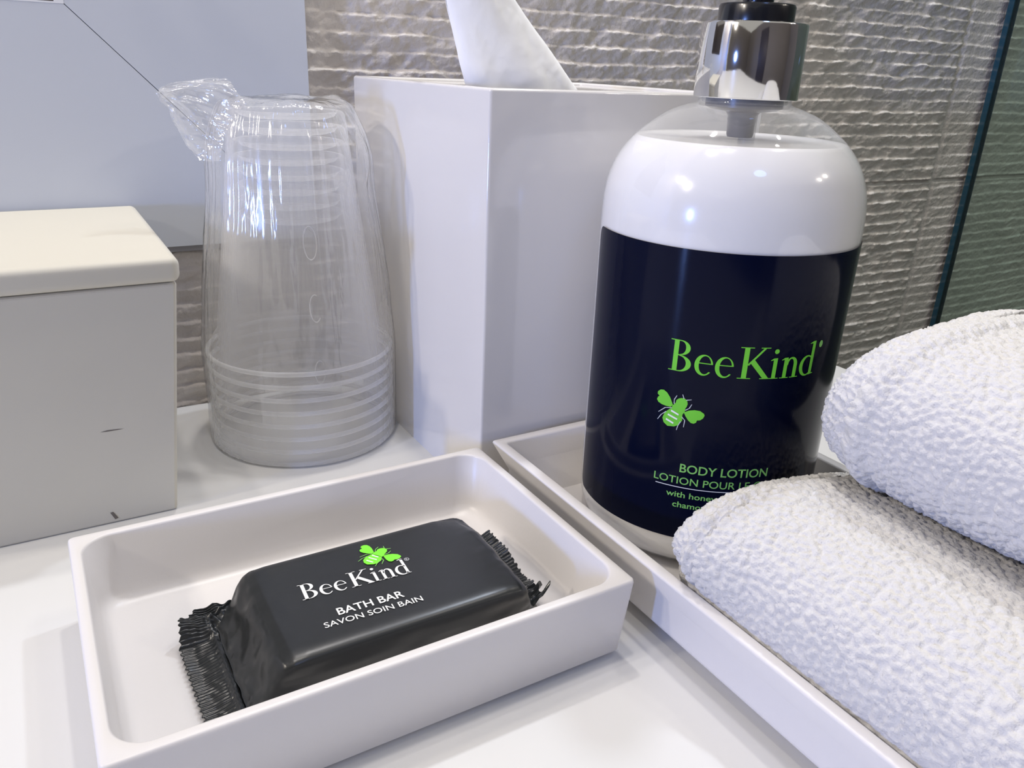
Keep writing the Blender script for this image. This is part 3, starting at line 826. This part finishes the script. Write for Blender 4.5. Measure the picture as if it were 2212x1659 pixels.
        Z = np.maximum(Z, 0.0335 + 0.0012 * (1 + np.sin(2 * PI * Y / 0.0072)))
        o = mk('crimped_fin', np.stack([X, Y, Z], -1), grid_faces(nv, nu), m_wrapg, r)
        m = o.modifiers.new('thick', 'SOLIDIFY'); m.thickness = 0.0012 * S; m.offset = 0
    fin(-1); fin(1)
    # print, lying on the flat top
    def flat(name, VF, m, lift=0.0012):
        V, F = VF
        W = [(x, y, ZT + lift) for x, y in V]
        o = mk(name, W, F, m, None, smooth=False, origin=(0.43, 1.129, 0.031)); o.parent = body; o.location = (0, 0, 0)
    ang = math.radians(-3.2)
    def rot(VF, px_, py_, a=ang):
        return [(px_ + (x - px_) * math.cos(a) - (y - py_) * math.sin(a), py_ + (x - px_) * math.sin(a) + (y - py_) * math.cos(a)) for x, y in VF[0]], VF[1]
    for g in word_serif(0.293, 1.1262, 0.0445, 0.1960): flat('letter', rot(g, 0.293, 1.1262), m_white)
    reg = join(stripq(ell(0.4972, 1.1572, .0048, .0048, 0, 360, 20), ell(0.4972, 1.1572, .0038, .0038, 0, 360, 20)),
               fit(font_mesh('R', 0.01), 0.4953, 0.4993, 1.1547, 0.0050, 0.73))
    flat('registered_mark', reg, m_grey)
    flat('product_line', rot(fit(font_mesh('BATH BAR', 0.014), 0.3336, 0.4505, 1.0612, 0.0192, 0.73), 0.3336, 1.0612, math.radians(-2.2)), m_white)
    flat('product_line', rot(fit(font_mesh('SAVON SOIN BAIN', 0.006), 0.3034, 0.4745, 1.0395, 0.0142, 0.73), 0.3034, 1.0395, math.radians(-2.5)), m_white)
    a = math.radians(-32); k = 0.086
    def fb(x, y):
        x, y = x + 0.443, y - 0.343
        return 0.4656 + k * (x * math.cos(a) - y * math.sin(a)), 1.2040 + k * (x * math.sin(a) + y * math.cos(a))
    b, s_, l_ = bee_parts(fb)
    flat('bee_emblem', b, m_green3, 0.0014); flat('bee_stripes', s_, m_white, 0.0019); flat('bee_legs', l_, m_green2, 0.0016)
soap()

# ------------------------------------------------------------------ rolled hand towels
def towel(name, cx, cz, a, b, n, y_far, y_near, cap, seed, groove, lab, grp, bulge=False, tilt=0.0, zmin=None, step=0.0034, eround=0.25):
    # stations along y, denser round the far fold
    capn = 60
    th = np.linspace(0.02, PI / 2, capn)
    ys = list(y_far - cap * (1 - np.sin(th)))
    y = y_far - cap
    while y > 0.12: y -= step; ys.append(y)
    while y > y_near + 0.12: y -= 0.02; ys.append(y)
    tn = np.linspace(PI / 2, 0.05, 14)
    ys = ys + list(y_near + 0.10 * (1 - np.sin(tn)))
    sc_ = list(np.cos(np.arcsin(np.clip(1 - (y_far - np.array(ys)) / cap, -1, 1))))
    ys = np.array(ys); e = np.array(sc_); e = np.where(ys < y_far - cap, 1.0, np.sin(th[0] * 0 + np.arccos(np.clip(1 - (y_far - ys) / cap, -1, 1))))
    near = ys < y_near + 0.10
    e = np.where(near, np.sqrt(np.clip(1 - (1 - (ys - y_near) / 0.10) ** 2, 0.0004, 1)), e)
    nphi = int((2 * (a + b) * 1.75) / step)
    ph = np.linspace(0, 2 * PI, 4000, endpoint=False)
    c, s_ = np.cos(ph), np.sin(ph); k = (np.abs(c) ** n + np.abs(s_) ** n) ** (-1 / n)
    px_, pz_ = a * c * k, b * s_ * k
    L_ = np.concatenate([[0], np.cumsum(np.hypot(np.diff(px_, append=px_[0]), np.diff(pz_, append=pz_[0])))])
    tt = np.linspace(0, L_[-1], nphi, endpoint=False)
    PX = np.interp(tt, L_, np.append(px_, px_[0])); PZ = np.interp(tt, L_, np.append(pz_, pz_[0]))
    E = e[:, None]; Yg = np.repeat(ys[:, None], nphi, 1)
    ea = 1 - eround * (1 - E)
    Xg = cx + PX[None, :] * ea; Zg = cz + PZ[None, :] * E ** 0.65 - 0.10 * b * (1 - E)
    Xg = Xg + tilt * (Yg - y_far)
    Tg = np.repeat(tt[None, :], len(ys), 0)
    arc = np.concatenate([[0], np.cumsum(np.hypot(np.diff(ys), np.diff(e * b)))])
    Ag = np.repeat(arc[:, None], nphi, 1)
    if bulge:
        Zg = Zg - 0.055 * np.clip((Xg - 1.02) / 0.36, 0, 1) ** 1.3 * np.clip((Zg - 0.10) / 0.2, 0, 1)
        wg = np.clip((Yg - 0.70) / 0.12, 0, 1) * np.clip((1.15 - Xg) / 0.25, 0, 1) * np.clip((Zg - 0.17) / 0.05, 0, 1)
        Xg = Xg - 0.030 * wg
    # normals of the smooth form
    def normals(X, Y, Z):
        P = np.stack([X, Y, Z], -1)
        du = np.gradient(P, axis=0)
        dv = (np.roll(P, -1, 1) - np.roll(P, 1, 1))
        N = np.cross(dv, du); l = np.linalg.norm(N, axis=-1, keepdims=True)
        return N / np.maximum(l, 1e-9)
    N = normals(Xg, Yg, Zg)
    cen = np.array([cx, 0, cz]); chk = (N[len(ys) // 2, 0] * (np.array([Xg[len(ys) // 2, 0], 0, Zg[len(ys) // 2, 0]]) - cen)).sum()
    if chk < 0: N = -N
    low = 0.010 * fbm(Xg * 3.2, Yg * 3.2, Zg * 3.2, 3, seed)
    warp = 0.006 * fbm(Tg * 16, Ag * 16, 0 * Tg, 2, seed + 3)
    d = cells((Tg + warp) / 0.0104 + 0.25 * Ag / 0.0104, (Ag + warp) / 0.0135, seed + 5, 0.8)
    loops = np.clip(1 - (d / 0.62) ** 2, 0, 1)
    fine = fbm(Xg * 140, Yg * 140, Zg * 140, 2, seed + 8)
    disp = low + 0.0068 * loops + 0.0018 * fine
    g = 0
    for gy, depth, wd in groove:
        gl = gy + 0.010 * np.sin(Tg * 6 + seed) + 0.006 * fbm(Tg * 5, Tg * 0, Tg * 0, 2, seed + 2)
        g = g + depth * np.exp(-((Yg - gl) / wd) ** 2)
        disp = disp + 0.006 * np.exp(-((Yg - gl - 2.2 * wd) / (1.6 * wd)) ** 2)
    disp = disp - g
    X2, Y2, Z2 = Xg + N[..., 0] * disp, Yg + N[..., 1] * disp, Zg + N[..., 2] * disp
    if zmin is not None:
        Z2 = np.maximum(Z2, zmin + 0.0 * Z2)
    if bulge:   # stays inside the tray walls below the rim
        inn = Z2 < 0.176
        X2 = np.where(inn, np.clip(X2, 0.8865, 1.4985), X2)
    V = np.stack([X2, Y2, Z2], -1).reshape(-1, 3)
    F = grid_faces(len(ys), nphi, closev=True) + [tuple(range(nphi)), tuple(reversed([(len(ys) - 1) * nphi + i for i in range(nphi)]))]
    o = mk(name, V, F, m_towel)
    return tag(o, lab, 'towel', grp)
towel('rolled_towel', 1.190, 0.184, 0.300, 0.152, 3.1, 0.914, -0.30, 0.11, 3, [(0.815, 0.008, 0.009)],
      'rolled white terry towel lying in the long tray', 'rolled white hand towels', bulge=True, zmin=0.032)
towel('rolled_towel', 1.443, 0.460, 0.322, 0.150, 2.6, 0.845, -0.28, 0.11, 9, [(0.690, 0.004, 0.012)],
      'rolled white terry towel resting on top of the other towel', 'rolled white hand towels', zmin=None)

# ------------------------------------------------------------------ glass shower panel at right
def glass_panel():
    r = empty('glass_panel', (4.2, 1.2, -5.48))
    tag(r, 'green-tinted clear glass shower panel standing at far right', 'glass panel')
    a = math.radians(0)
    v, f = box(4.150, 4.180, -0.6, 2.372, -5.48, 5.0)
    mk('glass_pane', v, f, m_glass, r, smooth=False)
    v, f = box(4.142, 4.188, 2.372, 2.398, -5.48, 5.0)
    mk('glass_edge', v, f, m_gedge, r, smooth=False)
glass_panel()
